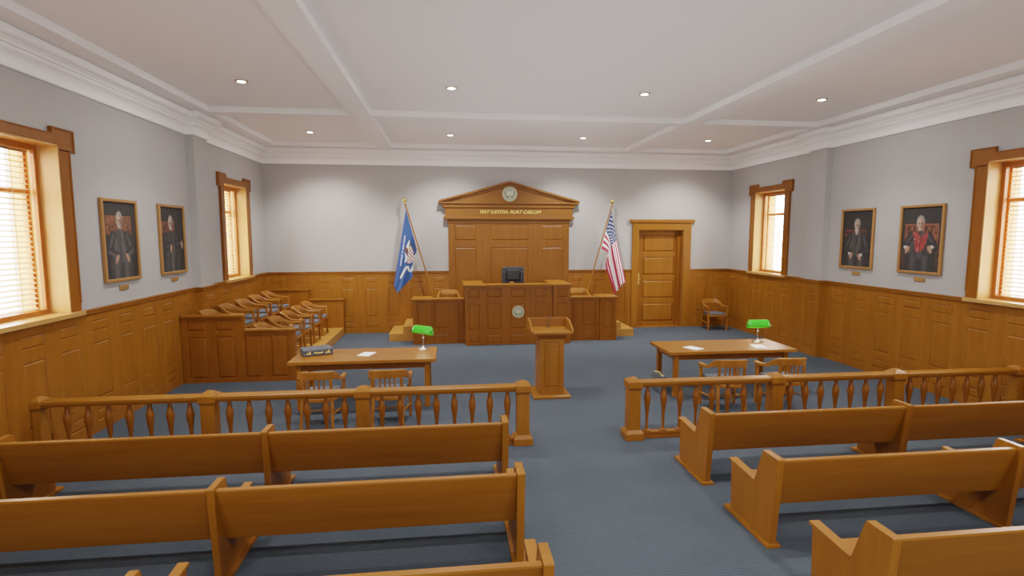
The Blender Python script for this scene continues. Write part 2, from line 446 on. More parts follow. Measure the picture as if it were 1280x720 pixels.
blind(-1, WIN[1], 'cream venetian blind in the window directly above the jury box')
blind(1, WIN[0], 'cream venetian blind in the large window beside the red stole portrait')
blind(1, WIN[1], 'cream venetian blind in the window nearest the corner armchair')

# ------------------------------------------------------------------ door
root = thing('door_1', 'oak four-panel door in a recessed frame beside the striped flag', 'door', (4.25, 0, 0), kind='structure')
Tm = Matrix.Translation((-4.25, 0, 0))
b = MB().box(3.416, 3.60, -.055, 0, 0, DZ).box(4.89, 5.113, -.055, 0, 0, DZ).box(3.416, 5.113, -.055, 0, DZ, 2.93)
b.box(3.60, 3.622, -.0, .2, 0, DZ).box(4.87, 4.89, 0, .2, 0, DZ).box(3.60, 4.89, 0, .2, DZ-.02, DZ)
b.xf(Tm).build('door_casing', WZ, root, bevel=.004)
MB().box(3.335, 5.185, -.10, 0, 2.93, 3.01).box(3.38, 5.15, -.075, 0, 2.90, 2.93).xf(Tm).build('door_head', WX, root, bevel=.005)
MB().box(4.765, 4.87, .10, .2, 0, DZ-.02).xf(Tm).build('door_stop', RZ, root)
MB().box(3.6, 4.89, -.03, .2, 0, .012).xf(Tm).build('threshold', WX, root)
zz = [(2.10, 2.60), (1.45, 1.95), (.79, 1.295), (.13, .645)]
leaf = MB().panelled((3.622, .15, .012), (1,0,0), (0,0,1), 1.145, 2.69, .045, [(.178, 1.10, a, c) for a, c in zz], dep=.020, inset=.045, raise_=.004)
leaf = leaf.xf(Tm).build('door_leaf', WZ, root)
h = MB().box(3.635, 3.705, .138, .15, 1.19, 1.51).xf(Tm).build('handle_plate', BRASS2, leaf, bevel=.004)
MB().tube([(3.672, .14, 1.345), (3.672, .10, 1.345), (3.74, .095, 1.345)], .011, 8).lathe([(.02, 0), (.026, .01), (.02, .02)], (3.672, .12, 1.335), 12).xf(Tm).build('door_handle', GOLD, leaf, smooth=True)
MB().box(DX0-.1, DX1+.1, .40, .42, 0, DZ+.1).build('backing', WZ, root).location = (-4.25, 0, 0)

# ------------------------------------------------------------------ backdrop with pediment
root = thing('pediment_backdrop', 'tall panelled oak backdrop with triangular pediment behind the judge bench', 'backdrop', (0, 0, 0), kind='thing')
body = MB().panelled((-1.62, -.10, 0), (1,0,0), (0,0,1), 3.24, 2.96, .099,
    [(.168,.737,.5,2.255),(.168,.737,2.44,2.845),(1.107,2.13,.5,2.255),(1.107,2.13,2.44,2.845),(2.49,3.065,.5,2.255),(2.49,3.065,2.44,2.845)], dep=.012, inset=.035)
body.build('panelled_body', BDZ, root)
b = MB().box(-1.645, 1.645, -.125, -.001, 2.90, 2.995).box(-1.74, 1.74, -.19, -.001, 2.995, 3.075).box(-1.70, 1.70, -.155, -.001, 3.075, 3.30)
b.box(-1.76, 1.76, -.19, -.001, 3.30, 3.40)
b.build('entablature', BDX, root, bevel=.006)
b = MB().box(-1.87, 1.87, -.24, -.001, 3.40, 3.435)
b.prism([(-1.70, 3.435), (1.70, 3.435), (0, 3.90)], 1, -.155, -.001)
b.build('tympanum', BDX, root, bevel=.003)
b = MB()
for s in (-1, 1):
    b.prism([(s*1.87, 3.435), (s*1.87, 3.485), (0, 3.99), (0, 3.925)], 1, -.24, -.001)
    b.prism([(s*1.72, 3.435), (s*1.66, 3.435+.02), (0, 3.865), (0, 3.925), (s*1.80, 3.44)], 1, -.20, -.002)
b.build('raking_cornice', BDX, root, bevel=.004)
def text_mesh(body, name, size, shear, mat, ext=.004):
    cu = bpy.data.curves.new('t', 'FONT'); cu.body = body; cu.size = size; cu.shear = shear; cu.extrude = ext
    o = bpy.data.objects.new('t', cu); C.objects.link(o); bpy.context.view_layer.update()
    me = bpy.data.meshes.new_from_object(o.evaluated_get(bpy.context.evaluated_depsgraph_get())); wd = o.dimensions.x
    me.materials.clear(); me.materials.append(mat); bpy.data.objects.remove(o)
    o = bpy.data.objects.new(name, me); C.objects.link(o); return o, wd
o, wd = text_mesh('FIAT IUSTITIA, RUAT CAELUM', 'gold_lettering', .122, .28, GOLDP)
o.rotation_euler = (PI/2, 0, 0); o.location = (.018-wd/2, -.158, 3.148); o.parent = root
o['label'] = 'slanted gold lettering reading FIAT IUSTITIA, RUAT CAELUM'

def inpoly(x, y, P):
    c = False; n = len(P)
    for i in range(n):
        x1, y1 = P[i]; x2, y2 = P[i-1]
        if (y1 > y) != (y2 > y) and x < (x2-x1)*(y-y1)/(y2-y1)+x1: c = not c
    return c
def h2(i, j): 
    t = math.sin(i*127.1+j*311.7)*43758.5453; return t-math.floor(t)
def vn(x, y):
    i, j = math.floor(x), math.floor(y); fx, fy = x-i, y-j
    fx = fx*fx*(3-2*fx); fy = fy*fy*(3-2*fy)
    a = h2(i, j)*(1-fx)+h2(i+1, j)*fx; b_ = h2(i, j+1)*(1-fx)+h2(i+1, j+1)*fx
    return a*(1-fy)+b_*fy

def seal_col(x, y):   # unit disc, y up
    r = math.hypot(x, y); a = math.atan2(y, x)
    if r > .93: return (150, 142, 104)
    if r > .70:
        c = (178, 172, 142) if r < .74 or r > .90 else (160, 158, 132)
        if .76 < r < .88 and math.sin(a*46) > .25: c = (122, 122, 98)
        return c
    c = (74, 80, 62)
    # olive branch and arrows
    for s in (-1, 1):
        for k in range(5):
            cx, cy = s*(.30+.07*k), -.52+.13*k
            if math.hypot(x-cx, (y-cy)*1.4) < .075: c = (120, 130, 92) if k % 2 else (176, 172, 140)
        # wings
        if inpoly(x*s, y, [(.10,.20),(.22,.48),(.34,.58),(.48,.40),(.50,.10),(.42,-.18),(.25,-.30),(.14,-.12)]):
            c = (205, 200, 176) if math.sin((x*s*1.3+y*.5)*38) > -.35 else (150, 142, 120)
        if math.hypot(x-s*.58, y-.12) < .085: c = (30, 28, 24)
        if math.hypot(x-s*.38, y+.56) < .10: c = (48, 50, 34)
        if math.hypot(x-s*.33, y-.62) < .07: c = (44, 60, 48)
        if abs(x-s*.17) < .045 and abs(y-.06) < .07: c = (66, 66, 46)
    if math.hypot(x, (y-.52)*1.1) < .15: c = (190, 186, 176)
    if math.hypot(x*1.2, (y-.22)) < .13: c = (216, 212, 196)
    if inpoly(x, y, [(-.15,.12),(.15,.12),(.15,-.16),(0,-.34),(-.15,-.16)]): c = (196, 190, 128) if y > .02 or int((x+1)*22) % 2 else (168, 160, 112)
    if inpoly(x, y, [(-.09,-.34),(.09,-.34),(.15,-.62),(0,-.56),(-.15,-.62)]): c = (206, 202, 180)
    return c
def seal(lab, cx, y, cz, r):
    root = thing('round_seal', lab, 'seal', (cx, y, cz), group='round eagle seals')
    MB().lathe([(r*.97, 0), (r, .006), (r, .016), (r*.965, .02)], seg=48).xf(Matrix.Rotation(PI/2, 4, 'X')).build('rim', simple('seal_rim', (.42,.36,.2,1), .4, .5), root, smooth='auto')
    n_r, n_a = 34, 110
    pos = lambda u, v: (v*r*.965*math.cos(u*2*PI), -.0205, v*r*.965*math.sin(u*2*PI))
    sheet('face', pos, lambda u, v, p: seal_col(v*math.cos(u*2*PI), v*math.sin(u*2*PI)), n_a, n_r, ENAMEL, root, False)
seal('round cream and green eagle seal in the peak of the pediment', 0, -.156, 3.662, .20)
seal('smaller round eagle seal on the front of the judge bench', 0.0, -1.921, .778, .145)

# ------------------------------------------------------------------ platform, steps, bench
root = thing('bench_platform', 'raised two-level oak platform enclosed by the judge bench', 'platform')
MB().box(-1.182, 1.182, -1.84, -.102, 0, .38).build('lower_stage', PLAT, root, bevel=.004)
MB().box(-1.182, 1.182, -1.80, -.103, .38, .57).build('upper_stage', PLAT, root, bevel=.004)
for s, w_ in ((-1, 'blue flag'), (1, 'striped flag')):
    o = MB().box(s*1.256, s*2.40, -1.60, -.102, 0, .38).box(s*2.40, s*2.468, -1.11, -.102, 0, .38).build('side_platform', PLAT, bevel=.003)
    tag(o, 'low oak platform behind the side desk, carrying the '+w_, 'platform', 'low platforms behind the side desks')
for s, w_ in ((-1, 'blue flag and jury box'), (1, 'striped flag and door')):
    r = thing('platform_steps', 'two oak steps at the platform end near the '+w_, 'steps', (s*2.775, -.65, 0), group='steps up to the bench platform')
    MB().box(-.305, .305, -.60, .60, 0, .19).build('lower_step', PLAT, r, bevel=.005)
    a = -s*.305; c = -s*.305+s*.27
    MB().box(a, c, -.60, .60, .19, .365).build('upper_step', PLAT, r, bevel=.005)

def desk(name, lab, cat, x0, x1, yf, depth_l, zt, cols, pil, returns, rowspec, capt=.05):
    pass

root = thing('judge_bench', 'wide panelled oak judge bench with projecting corner posts and a round seal', 'judge bench', (0, -1.9, 0))
Tb = Matrix.Translation((0, 1.9, 0))
ROWB = [(.035, .235), (.37, .98), (1.12, 1.32)]
def colpan(x, w, rws): return [(x, x+w, a, c) for a, c in rws]
pans = []
for cx in (-.565, 0, .57): pans += colpan(cx-.172+.85, .344, ROWB)
MB().panelled((-.85, -1.92, 0), (1,0,0), (0,0,1), 1.70, 1.36, .05, pans, dep=.012, inset=.03).xf(Tb).build('front_panel', RZ, root)
for s in (-1, 1):
    xo = -1.25 if s < 0 else .84
    b = MB().panelled((xo, -1.97, 0), (1,0,0), (0,0,1), .41, 1.36, .10, colpan(.085, .25, [(.06, .225), (.365, .98), (1.12, 1.325)]), dep=.012, inset=.028)
    b.xf(Tb).build('corner_post', RZ, root)
    # side return
    if s < 0: b = MB().panelled((-1.25, -.78, 0), (0,-1,0), (0,0,1), 1.09, 1.36, .06, colpan(.1,.42,ROWB)+colpan(.60,.40,ROWB), dep=.012, inset=.03)
    else: b = MB().panelled((1.25, -1.87, 0), (0,1,0), (0,0,1), 1.09, 1.36, .06, colpan(.1,.42,ROWB)+colpan(.60,.40,ROWB), dep=.012, inset=.03)
    b.xf(Tb).build('side_panel', RZ, root)
b = MB().box(-.80, .80, -1.955, -1.62, 1.395, 1.43).box(-.815, .815, -1.94, -1.64, 1.36, 1.395)
for s in (-1, 1):
    b.box(s*.80, s*1.285, -2.01, -.76, 1.395, 1.43).box(s*.815, s*1.268, -1.99, -.77, 1.36, 1.395)
b.xf(Tb).build('desk_top', WX, root, bevel=.005)

for s, nm, lab in ((-1, 'side_desk', 'lower panelled oak side desk attached to the bench beside the blue flag'), (1, 'side_desk', 'lower panelled oak side desk attached to the bench beside the striped flag')):
    root = thing(nm, lab, 'side desk', (s*1.85, -1.7, 0), group='low side desks flanking the bench')
    Tb = Matrix.Translation((-s*1.85, 1.7, 0))
    ROWW = [(.035, .235), (.37, .985)]
    x0 = -2.07 if s < 0 else 1.255
    if s < 0: pans = colpan(.095, .34, ROWW) + colpan(.66, .145, ROWW)
    else: pans = colpan(.01, .145, ROWW) + colpan(.375, .34, ROWW)
    MB().panelled((x0, -1.67, 0), (1,0,0), (0,0,1), .815, 1.02, .05, pans, dep=.012, inset=.03).xf(Tb).build('front_panel', RZ, root)
    x0 = -2.47 if s < 0 else 2.05
    MB().panelled((x0, -1.72, 0), (1,0,0), (0,0,1), .42, 1.02, .10, colpan(.09, .24, [(.05, .23), (.30, .965)]), dep=.012, inset=.028).xf(Tb).build('corner_post', RZ, root)
    if s < 0: b = MB().panelled((-2.47, -1.12, 0), (0,-1,0), (0,0,1), .50, 1.02, .06, colpan(.06,.38,ROWW), dep=.012, inset=.03)
    else: b = MB().panelled((2.47, -1.62, 0), (0,1,0), (0,0,1), .50, 1.02, .06, colpan(.06,.38,ROWW), dep=.012, inset=.03)
    b.xf(Tb).build('side_panel', RZ, root)
    b = MB().box(s*1.256, s*2.02, -1.705, -1.44, 1.05, 1.085).box(s*1.256, s*2.035, -1.69, -1.45, 1.02, 1.05)
    b.box(s*2.02, s*2.505, -1.76, -1.10, 1.05, 1.085).box(s*2.035, s*2.488, -1.74, -1.11, 1.02, 1.05)
    b.xf(Tb).build('desk_top', WX, root, bevel=.005)

o = MB().lathe([(.062, 0), (.066, .006), (.066, .02), (.058, .028), (.045, .032), (.044, .04), (.02, .046)], seg=28).build('gavel_block', CHW, smooth='auto')
o.location = (-.13, -1.74, 1.43); tag(o, 'small round wooden gavel block on top of the judge bench', 'gavel block')

# ------------------------------------------------------------------ armchair
def make_armchair(label, group):
    root = thing('armchair', label, 'armchair', group=group)
    # crest rail sweeping down into arms
    st = [(0,.250,.805,.692,.019),(.08,.248,.805,.692,.019),(.15,.236,.804,.692,.019),(.20,.212,.800,.690,.019),(.228,.175,.788,.684,.020),
          (.244,.125,.757,.665,.021),(.253,.075,.718,.645,.023),(.260,.03,.686,.628,.025),(.266,-.02,.668,.622,.028),(.272,-.09,.660,.622,.030),(.276,-.17,.657,.622,.030),(.276,-.255,.657,.624,.028)]
    full = [(-x,y,a,c,t) for x,y,a,c,t in st[:0:-1]] + st
    secs = []
    for i, (x,y,a,c,t) in enumerate(full):
        p, q = full[max(i-1,0)], full[min(i+1,len(full)-1)]
        d = Vector((q[0]-p[0], q[1]-p[1])).normalized(); nx, ny = -d.y, d.x
        lean = .02*(a-.62)/.18
        e = min(t*.5, .008)
        secs.append([(x+nx*t, y+ny*t, c), (x+nx*t, y+ny*t+lean, a-e), (x+nx*(t-e), y+ny*(t-e)+lean, a), (x-nx*(t-e), y-ny*(t-e)+lean, a), (x-nx*t, y-ny*t+lean, a-e), (x-nx*t, y-ny*t, c)])
    MB().loft(secs).build('arm_rail', CHW, root, smooth='auto')
    for s in (-1, 1):   # front legs run up to the arm
        MB().hexa([(s*.265-.018,-.255,0),(s*.265+.018,-.255,0),(s*.265+.018,-.215,0),(s*.265-.018,-.215,0)],
                  [(s*.262-.022,-.25,.40),(s*.262+.022,-.25,.40),(s*.262+.022,-.20,.40),(s*.262-.022,-.20,.40)]).hexa(
                  [(s*.262-.022,-.25,.40),(s*.262+.022,-.25,.40),(s*.262+.022,-.20,.40),(s*.262-.022,-.20,.40)],
                  [(s*.27-.018,-.25,.626),(s*.27+.018,-.25,.626),(s*.27+.018,-.21,.626),(s*.27-.018,-.21,.626)]).build('leg', CHW, root, bevel=.005)
    for s in (-1, 1):
        MB().hexa([(s*.205-.018,.265,0),(s*.205+.018,.265,0),(s*.205+.018,.30,0),(s*.205-.018,.30,0)],
                  [(s*.19-.02,.19,.40),(s*.19+.02,.19,.40),(s*.19+.02,.23,.40),(s*.19-.02,.23,.40)]).hexa(
                  [(s*.19-.02,.19,.40),(s*.19+.02,.19,.40),(s*.19+.02,.23,.40),(s*.19-.02,.23,.40)],
                  [(s*.185-.018,.222,.69),(s*.185+.018,.222,.69),(s*.185+.018,.252,.69),(s*.185-.018,.252,.69)]).build('leg', CHW, root, bevel=.005)
    # back slats
    for x, w in ((-.096,.022),(-.032,.022),(.032,.022),(.096,.022)):
        MB().hexa([(x-w/2,.20,.42),(x+w/2,.20,.42),(x+w/2,.216,.42),(x-w/2,.216,.42)],
                  [(x-w/2,.236,.69),(x+w/2,.236,.69),(x+w/2,.25,.69),(x-w/2,.25,.69)]).build('back_slat', CHW, root)
    out = [(-.26,-.262),(-.20,-.275),(0,-.285),(.20,-.275),(.26,-.262),(.25,0),(.205,.20),(.12,.235),(-.12,.235),(-.205,.20),(-.25,0)]
    seat_ = MB().prism(out, 2, .375, .425).build('seat', CHW, root, bevel=.008)
    cush = [(x*.93, y*.93-.003) for x, y in out]
    b = MB(); b.loft([[(x*k, y*k, z) for x, y in cush] for k, z in ((.97,.425),(1.0,.435),(1.0,.452),(.95,.466),(.80,.473))])
    b.build('seat_cushion', CUSH, seat_, smooth=True)
    for s in (-1, 1):
        MB().tube([(s*.262,-.225,.19),(s*.20,.245,.215)], .012, 8).build('stretcher', CHW, root, smooth='auto')
    MB().tube([(-.232,.01,.2),(.232,.01,.2)], .011, 8).build('stretcher', CHW, root, smooth='auto')
    return root
proto = make_armchair('x', 'x')
first = True
def place_chair(x, y, z, rz, label, group):
    global first
    o = proto if first else copy_tree(proto)
    first = False
    o.location = (x, y, z); o.rotation_euler = (0, 0, rz); o['label'] = label; o['group'] = group
for t in (('R', 2.445, 'wooden armchair pushed to the two-paper table, nearer the aisle and floor briefcase', math.radians(176)),
          ('R', 3.36, 'wooden armchair pushed to the two-paper table, farther from the aisle', PI),
          ('L', -3.38, 'wooden armchair in front of the briefcase end of its table', PI),
          ('L', -2.46, 'wooden armchair in front of the lamp end of the briefcase table', PI)):
    place_chair(t[1], -7.01, 0, t[3], t[2], 'armchairs at the counsel tables')
place_chair(5.61, -.50, 0, math.radians(2), 'lone wooden armchair with grey cushion standing in the corner past the door', 'lone corner armchair')
place_chair(-1.63, -.86, .38, 0, 'wooden armchair behind the side desk near the blue flag, only its top showing', 'armchairs behind the side desks')
place_chair(1.73, -.86, .38, 0, 'wooden armchair behind the side desk near the striped flag, only its top showing', 'armchairs behind the side desks')
order = ['nearest the back wall', 'second from the back wall', 'in the middle of the row', 'second from the near panelled end', 'nearest the near panelled end']
for k in range(5):
    place_chair(-4.86, -1.08-.795*k, .18, PI/2, 'jury armchair in the lower front row, '+order[k], 'jury chairs of the front row')
for k in range(5):
    place_chair(-5.74, -1.13-.795*k, .45, PI/2, 'jury armchair in the raised row by the wall, '+order[k], 'jury chairs of the raised row')

# ------------------------------------------------------------------ jury box
root = thing('jury_box', 'stepped oak end partitions of the jury box under the window', 'jury box', (-5.3, -2.4, 0))
Tb = Matrix.Translation((5.3, 2.4, 0))
YJ = -4.633
MB().panelled((-6.24, YJ, 0), (1,0,0), (0,0,1), 1.02, 1.16, .08, [(.10,.41,.92,1.11),(.56,.87,.92,1.11),(.10,.41,.078,.82),(.56,.87,.078,.82)], dep=.014, inset=.035).panelled(
    (-5.22, YJ, 0), (1,0,0), (0,0,1), .87, .90, .08, [(.01,.29,.078,.83),(.455,.75,.078,.83)], dep=.014, inset=.035).xf(Tb).build('near_partition', RZ, root)
MB().box(-6.24, -5.20, YJ-.03, YJ+.11, 1.16, 1.205).box(-5.20, -4.325, YJ-.03, YJ+.11, .90, .942).xf(Tb).build('near_cap', WX, root, bevel=.008)
MB().box(-6.24, -5.22, -.16, -.06, 0, 1.16).box(-5.22, -4.35, -.16, -.06, 0, .90).xf(Tb).build('far_partition', WZ, root)
MB().box(-6.24, -5.20, -.19, -.04, 1.16, 1.20).box(-5.20, -4.325, -.19, -.04, .90, .94).xf(Tb).build('far_cap', WX, root, bevel=.008)
xn = -WP+.031
o = MB().box(-5.234, -4.352, YJ+.082, -.162, 0, .18).build('jury_platform', PLAT, bevel=.004)
tag(o, 'low front oak platform of the jury box, carrying the front row of armchairs', 'platform', 'stepped jury platforms')
o = MB().box(xn, -5.235, YJ+.082, -.162, 0, .45).box(-6.248, xn, YJ+.082, PY0-.031, 0, .45).box(-6.248, xn, PY1+.031, -.162, 0, .45).build('jury_platform', PLAT, bevel=.004)
tag(o, 'higher rear oak platform of the jury box, along the wall under the window', 'platform', 'stepped jury platforms')

# ------------------------------------------------------------------ executive chair
root = thing('executive_chair', 'black leather high-back judge chair behind the bench', 'office chair', (-.005, -1.05, .57))
def rbox(b, x0, x1, y0, y1, z0, z1, r, n=5):
    """rounded-rectangle slab in the xz plane"""
    pts = []
    for cx, cz, a0 in ((x1-r, z0+r, -PI/2), (x1-r, z1-r, 0), (x0+r, z1-r, PI/2), (x0+r, z0+r, PI)):
        for i in range(n+1):
            a = a0+PI/2*i/n; pts.append((cx+r*math.cos(a), cz+r*math.sin(a)))
    return b.prism(pts, 1, y0, y1)
rbox(MB(), -.285, .285, .10, .20, .45, 1.215, .09).build('back_shell', LEATHER2, root, bevel=.03, smooth='auto', seg=4)
rbox(MB(), -.16, .14+.02, .045, .11, .88, 1.15, .04).build('headrest_pad', LEATHER, root, bevel=.02, smooth='auto', seg=3)
rbox(MB(), -.16, .16, .06, .11, .52, .865, .03).build('back_pad', LEATHER, root, bevel=.02, smooth='auto', seg=3)
for s in (-1, 1):
    rbox(MB(), s*.225-.045, s*.225+.045, .05, .12, .50, 1.10, .03).build('side_bolster', LEATHER2, root, bevel=.02, smooth='auto', seg=3)
    MB().tube([(s*.29, .12, .62), (s*.31, 0, .68), (s*.31, -.2, .68), (s*.29, -.25, .62), (s*.27, -.22, .46)], .025, 8).build('armrest', BLACKM, root, smooth=True)
MB().box(-.26, .26, -.30, .16, .40, .50).build('seat', LEATHER, root, bevel=.04, smooth='auto', seg=4)
MB().lathe([(.03, .07), (.03, .40)], seg=12).build('gas_lift', CHROME, root, smooth='auto')
b = MB()
for k in range(5):
    a = 2*PI*k/5+.3; b.tube([(0, 0, .09), (.28*math.cos(a), .28*math.sin(a), .055)], [.03, .018], 8)
sb_ = b.build('star_base', BLACKM, root, smooth=True)
for k in range(5):
    a = 2*PI*k/5+.3; MB().lathe([(.018, 0), (.026, .012), (.026, .035), (.018, .05)], (.28*math.cos(a), .28*math.sin(a), 0), 12).build('caster', BLACKM, sb_, smooth=True)

# ------------------------------------------------------------------ tables
def table(cx, lab):
    r = thing('counsel_table', lab, 'table', (cx, -6.02, 0), group='long oak counsel tables')
    MB().box(-1.07, 1.07, -.44, .44, .70, .75).build('table_top', WX, r, bevel=.006)
    b = MB().box(-.95, .95, -.345, -.32, .60, .70).box(-.95, .95, .32, .345, .60, .70)
    b.box(-.95, -.925, -.32, .32, .60, .70).box(.925, .95, -.32, .32, .60, .70)
    b.build('apron', RX, r)
    for sx in (-1, 1):
        for sy in (-1, 1): MB().box(sx*.895, sx*.97, sy*.30, sy*.375, 0, .70).build('leg', WZ, r, bevel=.005)
table(-2.90, 'long oak counsel table carrying a briefcase, one paper and a green lamp')
table(2.90, 'long oak counsel table carrying two papers and a green lamp')

def papers(x, y, a, lab):
    o = MB().box(-.10, .10, -.135, .135, 0, .003).build('paper_sheet', PAPER); o.location = (x, y, .75); o.rotation_euler = (0, 0, math.radians(a))
    tag(o, lab, 'paper', 'papers on the counsel tables')
papers(-2.905, -6.02, -18, 'white sheet of paper on the table that also holds a briefcase')
papers(2.335, -6.19, 25, 'white sheet of paper near the bare end of the table, away from the lamp')
papers(3.47, -6.195, -14, 'white sheet of paper directly in front of the green lamp base')

def briefcase(label, M_loc, rz, stand):
    r = thing('briefcase', label, 'briefcase', M_loc, rz)
    if stand: r.rotation_euler = (PI/2, 0, rz)
    # local: lying flat, hinge at +y, handle side -y, thickness z
    w, d, h = .44, .30, .10
    MB().box(-w/2, w/2, -d/2, d/2, 0, h*.5-.002).build('lower_shell', CASEM, r, bevel=.012, seg=3)
    MB().box(-w/2, w/2, -d/2, d/2, h*.5+.002, h).build('lid', CASEM, r, bevel=.012, seg=3)
    MB().box(-w/2+.006, w/2-.006, -d/2+.004, d/2-.004, h*.45, h*.55).build('seam_band', BLACKM, r)
    MB().tube([(-.06, -d/2+.002, .052), (-.058, -d/2-.016, .050), (-.035, -d/2-.024, .046), (.035, -d/2-.024, .046), (.058, -d/2-.016, .050), (.06, -d/2+.002, .052)], .008, 8).build('handle', GOLDP, r, smooth=True)
    for s in (-1, 1):
        l = MB().box(s*.14-.032, s*.14+.032, -d/2-.006, -d/2+.002, .030, .052).box(s*.14+.004, s*.14+.022, -d/2-.008, -d/2+.002, .052, .075).build('latch', GOLDP, r, bevel=.002)
    return r
# lying on the table, handle side to the camera
a = math.atan2(.176, .399)
fx, fy = (-3.82-3.421)/2, (-6.134-5.958)/2
briefcase('dark grey hard briefcase with brass latches lying on the counsel table', (fx-.15*math.sin(a)*1.0, fy+.15*math.cos(a), .75), a, False)
r = briefcase('dark grey briefcase standing upright on the carpet beside the two-paper table', (1.83, -6.02, .15), 0, True)
# upright: local -y (handle) -> up
r.rotation_euler = (0, 0, 0)
r.matrix_world = Matrix.Translation((1.785, -6.03, .15)) @ Matrix(((0,0,1,0),(1,0,0,0),(0,-1,0,0),(0,0,0,1)))

# ------------------------------------------------------------------ banker lamps
def lamp(x, y, rz, lab):
    r = thing('banker_lamp', lab, 'desk lamp', (x, y, .75), rz, 'green banker lamps')
    MB().lathe([(.088, 0), (.090, .006), (.082, .016), (.050, .028), (.026, .040), (.014, .052), (.010, .060)], seg=32).build('base', CHROME, r, smooth='auto')
    MB().lathe([(.0085, .055), (.0085, .17), (.015, .175), (.017, .187), (.012, .197), (.009, .20), (.009, .262), (.014, .268), (.014, .285)], seg=16).build('stem', CHROME, r, smooth='auto')
    # half-cylinder shade, open below, rounded ends
    secs = []; Lh = .19
    for i in range(15):
        t = -1+2*i/14; x_ = Lh*t
        e = max(0, (abs(t)-.82)/.18); k = math.sqrt(max(0.0, 1-e*e*.85))
        sec = []
        for j in range(13):
            an = math.radians(-20+ 200*j/12)+0
            sec.append((x_, -.01+.082*k*math.cos(an), .272+.118*k*math.sin(an)))
        for j in range(12, -1, -1):
            an = math.radians(-20+200*j/12)
            sec.append((x_*.985, -.01+.076*k*math.cos(an), .272+.112*k*math.sin(an)))
        secs.append(sec)
    MB().loft(secs).build('lamp_shade', GREEN, r, smooth=True)
    MB().tube([(-.15, -.01, .285), (.15, -.01, .285)], .012, 10).build('bulb', emit('lamp_tube_glow', (1, .82, .5, 1), 1.0), r, smooth=True)
    MB().tube([(.195, -.01, .285), (.225, -.01, .285)], [.006, .012], 8).build('switch_knob', CHROME, r, smooth=True)
    ld = bpy.data.lights.new('lamp_light', 'AREA'); ld.shape = 'RECTANGLE'; ld.size = .26; ld.size_y = .05; ld.energy = 1.5; ld.color = (1, .82, .55)
    lo = bpy.data.objects.new('lamp_light', ld); C.objects.link(lo); lo.location = (0, -.01, .258); lo.parent = r
lamp(-2.045, -5.77, math.radians(-38), 'green glass banker lamp on the table that also holds the briefcase')
lamp(3.665, -5.83, math.radians(-6), 'green glass banker lamp on the table that holds two papers')

# ------------------------------------------------------------------ lectern
root = thing('lectern', 'oak lectern with raised tray top standing alone before the bench', 'lectern', (-.01, -5.95, 0))
MB().frus(0, 0, 0, .035, .60, .62, .60, .62).frus(0, 0, .035, .05, .60, .62, .56, .58).build('base', WX, root, bevel=.003)
b = MB()
sw, sd = .39, .44
b.panelled((-sw/2, -sd/2, .05), (1,0,0), (0,0,1), sw, .90, .03, [(.068, .322, .115, .845)], dep=.012, inset=.03)
b.panelled((sw/2, sd/2, .05), (-1,0,0), (0,0,1), sw, .90, .03, [(.068, .322, .115, .845)], dep=.012, inset=.03)
b.panelled((-sw/2, sd/2-.03, .05), (0,-1,0), (0,0,1), sd-.06, .90, .03, [(.05, .33, .115, .845)], dep=.012, inset=.03)
b.panelled((sw/2, -sd/2+.03, .05), (0,1,0), (0,0,1), sd-.06, .90, .03, [(.05, .33, .115, .845)], dep=.012, inset=.03)
b.build('pedestal', WZ, root)
MB().frus(0, 0, .95, .985, .40, .45, .46, .50).frus(0, 0, .985, 1.02, .46, .50, .48, .52).build('neck_moulding', RX, root, bevel=.004)
# sloping tray
sl = (1.155-1.07)/.52
b = MB().prism([(-.30, 1.03), (-.30, 1.07), (.25, 1.078), (.25, 1.03)], 0, -.31, .31)
b.build('reading_board', WX, root, bevel=.004)
for s in (-1, 1):
    MB().prism([(-.30, 1.05), (-.30, 1.09), (-.23, 1.12), (-.02, 1.215), (.25, 1.225), (.25, 1.05)], 0, s*.31, s*.335 if s > 0 else s*.335).build('side_rail', WY, root, bevel=.004)
MB().box(-.31, .31, .225, .25, 1.06, 1.225).build('back_rail', WX, root, bevel=.004)
o = thing('gooseneck_microphone', 'thin black gooseneck microphone standing on the lectern tray', 'microphone', (0.0, -5.76, 1.077))
MB().lathe([(.032, 0), (.032, .008), (.02, .016), (.008, .02)], seg=16).build('microphone_base', BLACKM, o, smooth='auto')
MB().tube([(0, 0, .01), (0, .005, .08), (.006, .02, .14), (.018, .035, .168), (.030, .03, .172)], .004, 8).build('gooseneck', BLACKM, o, smooth=True)
MB().tube([(.030, .03, .172), (.046, .02, .158), (.056, .012, .14)], [.006, .009, .007], 8).build('microphone_head', BLACKM, o, smooth=True)

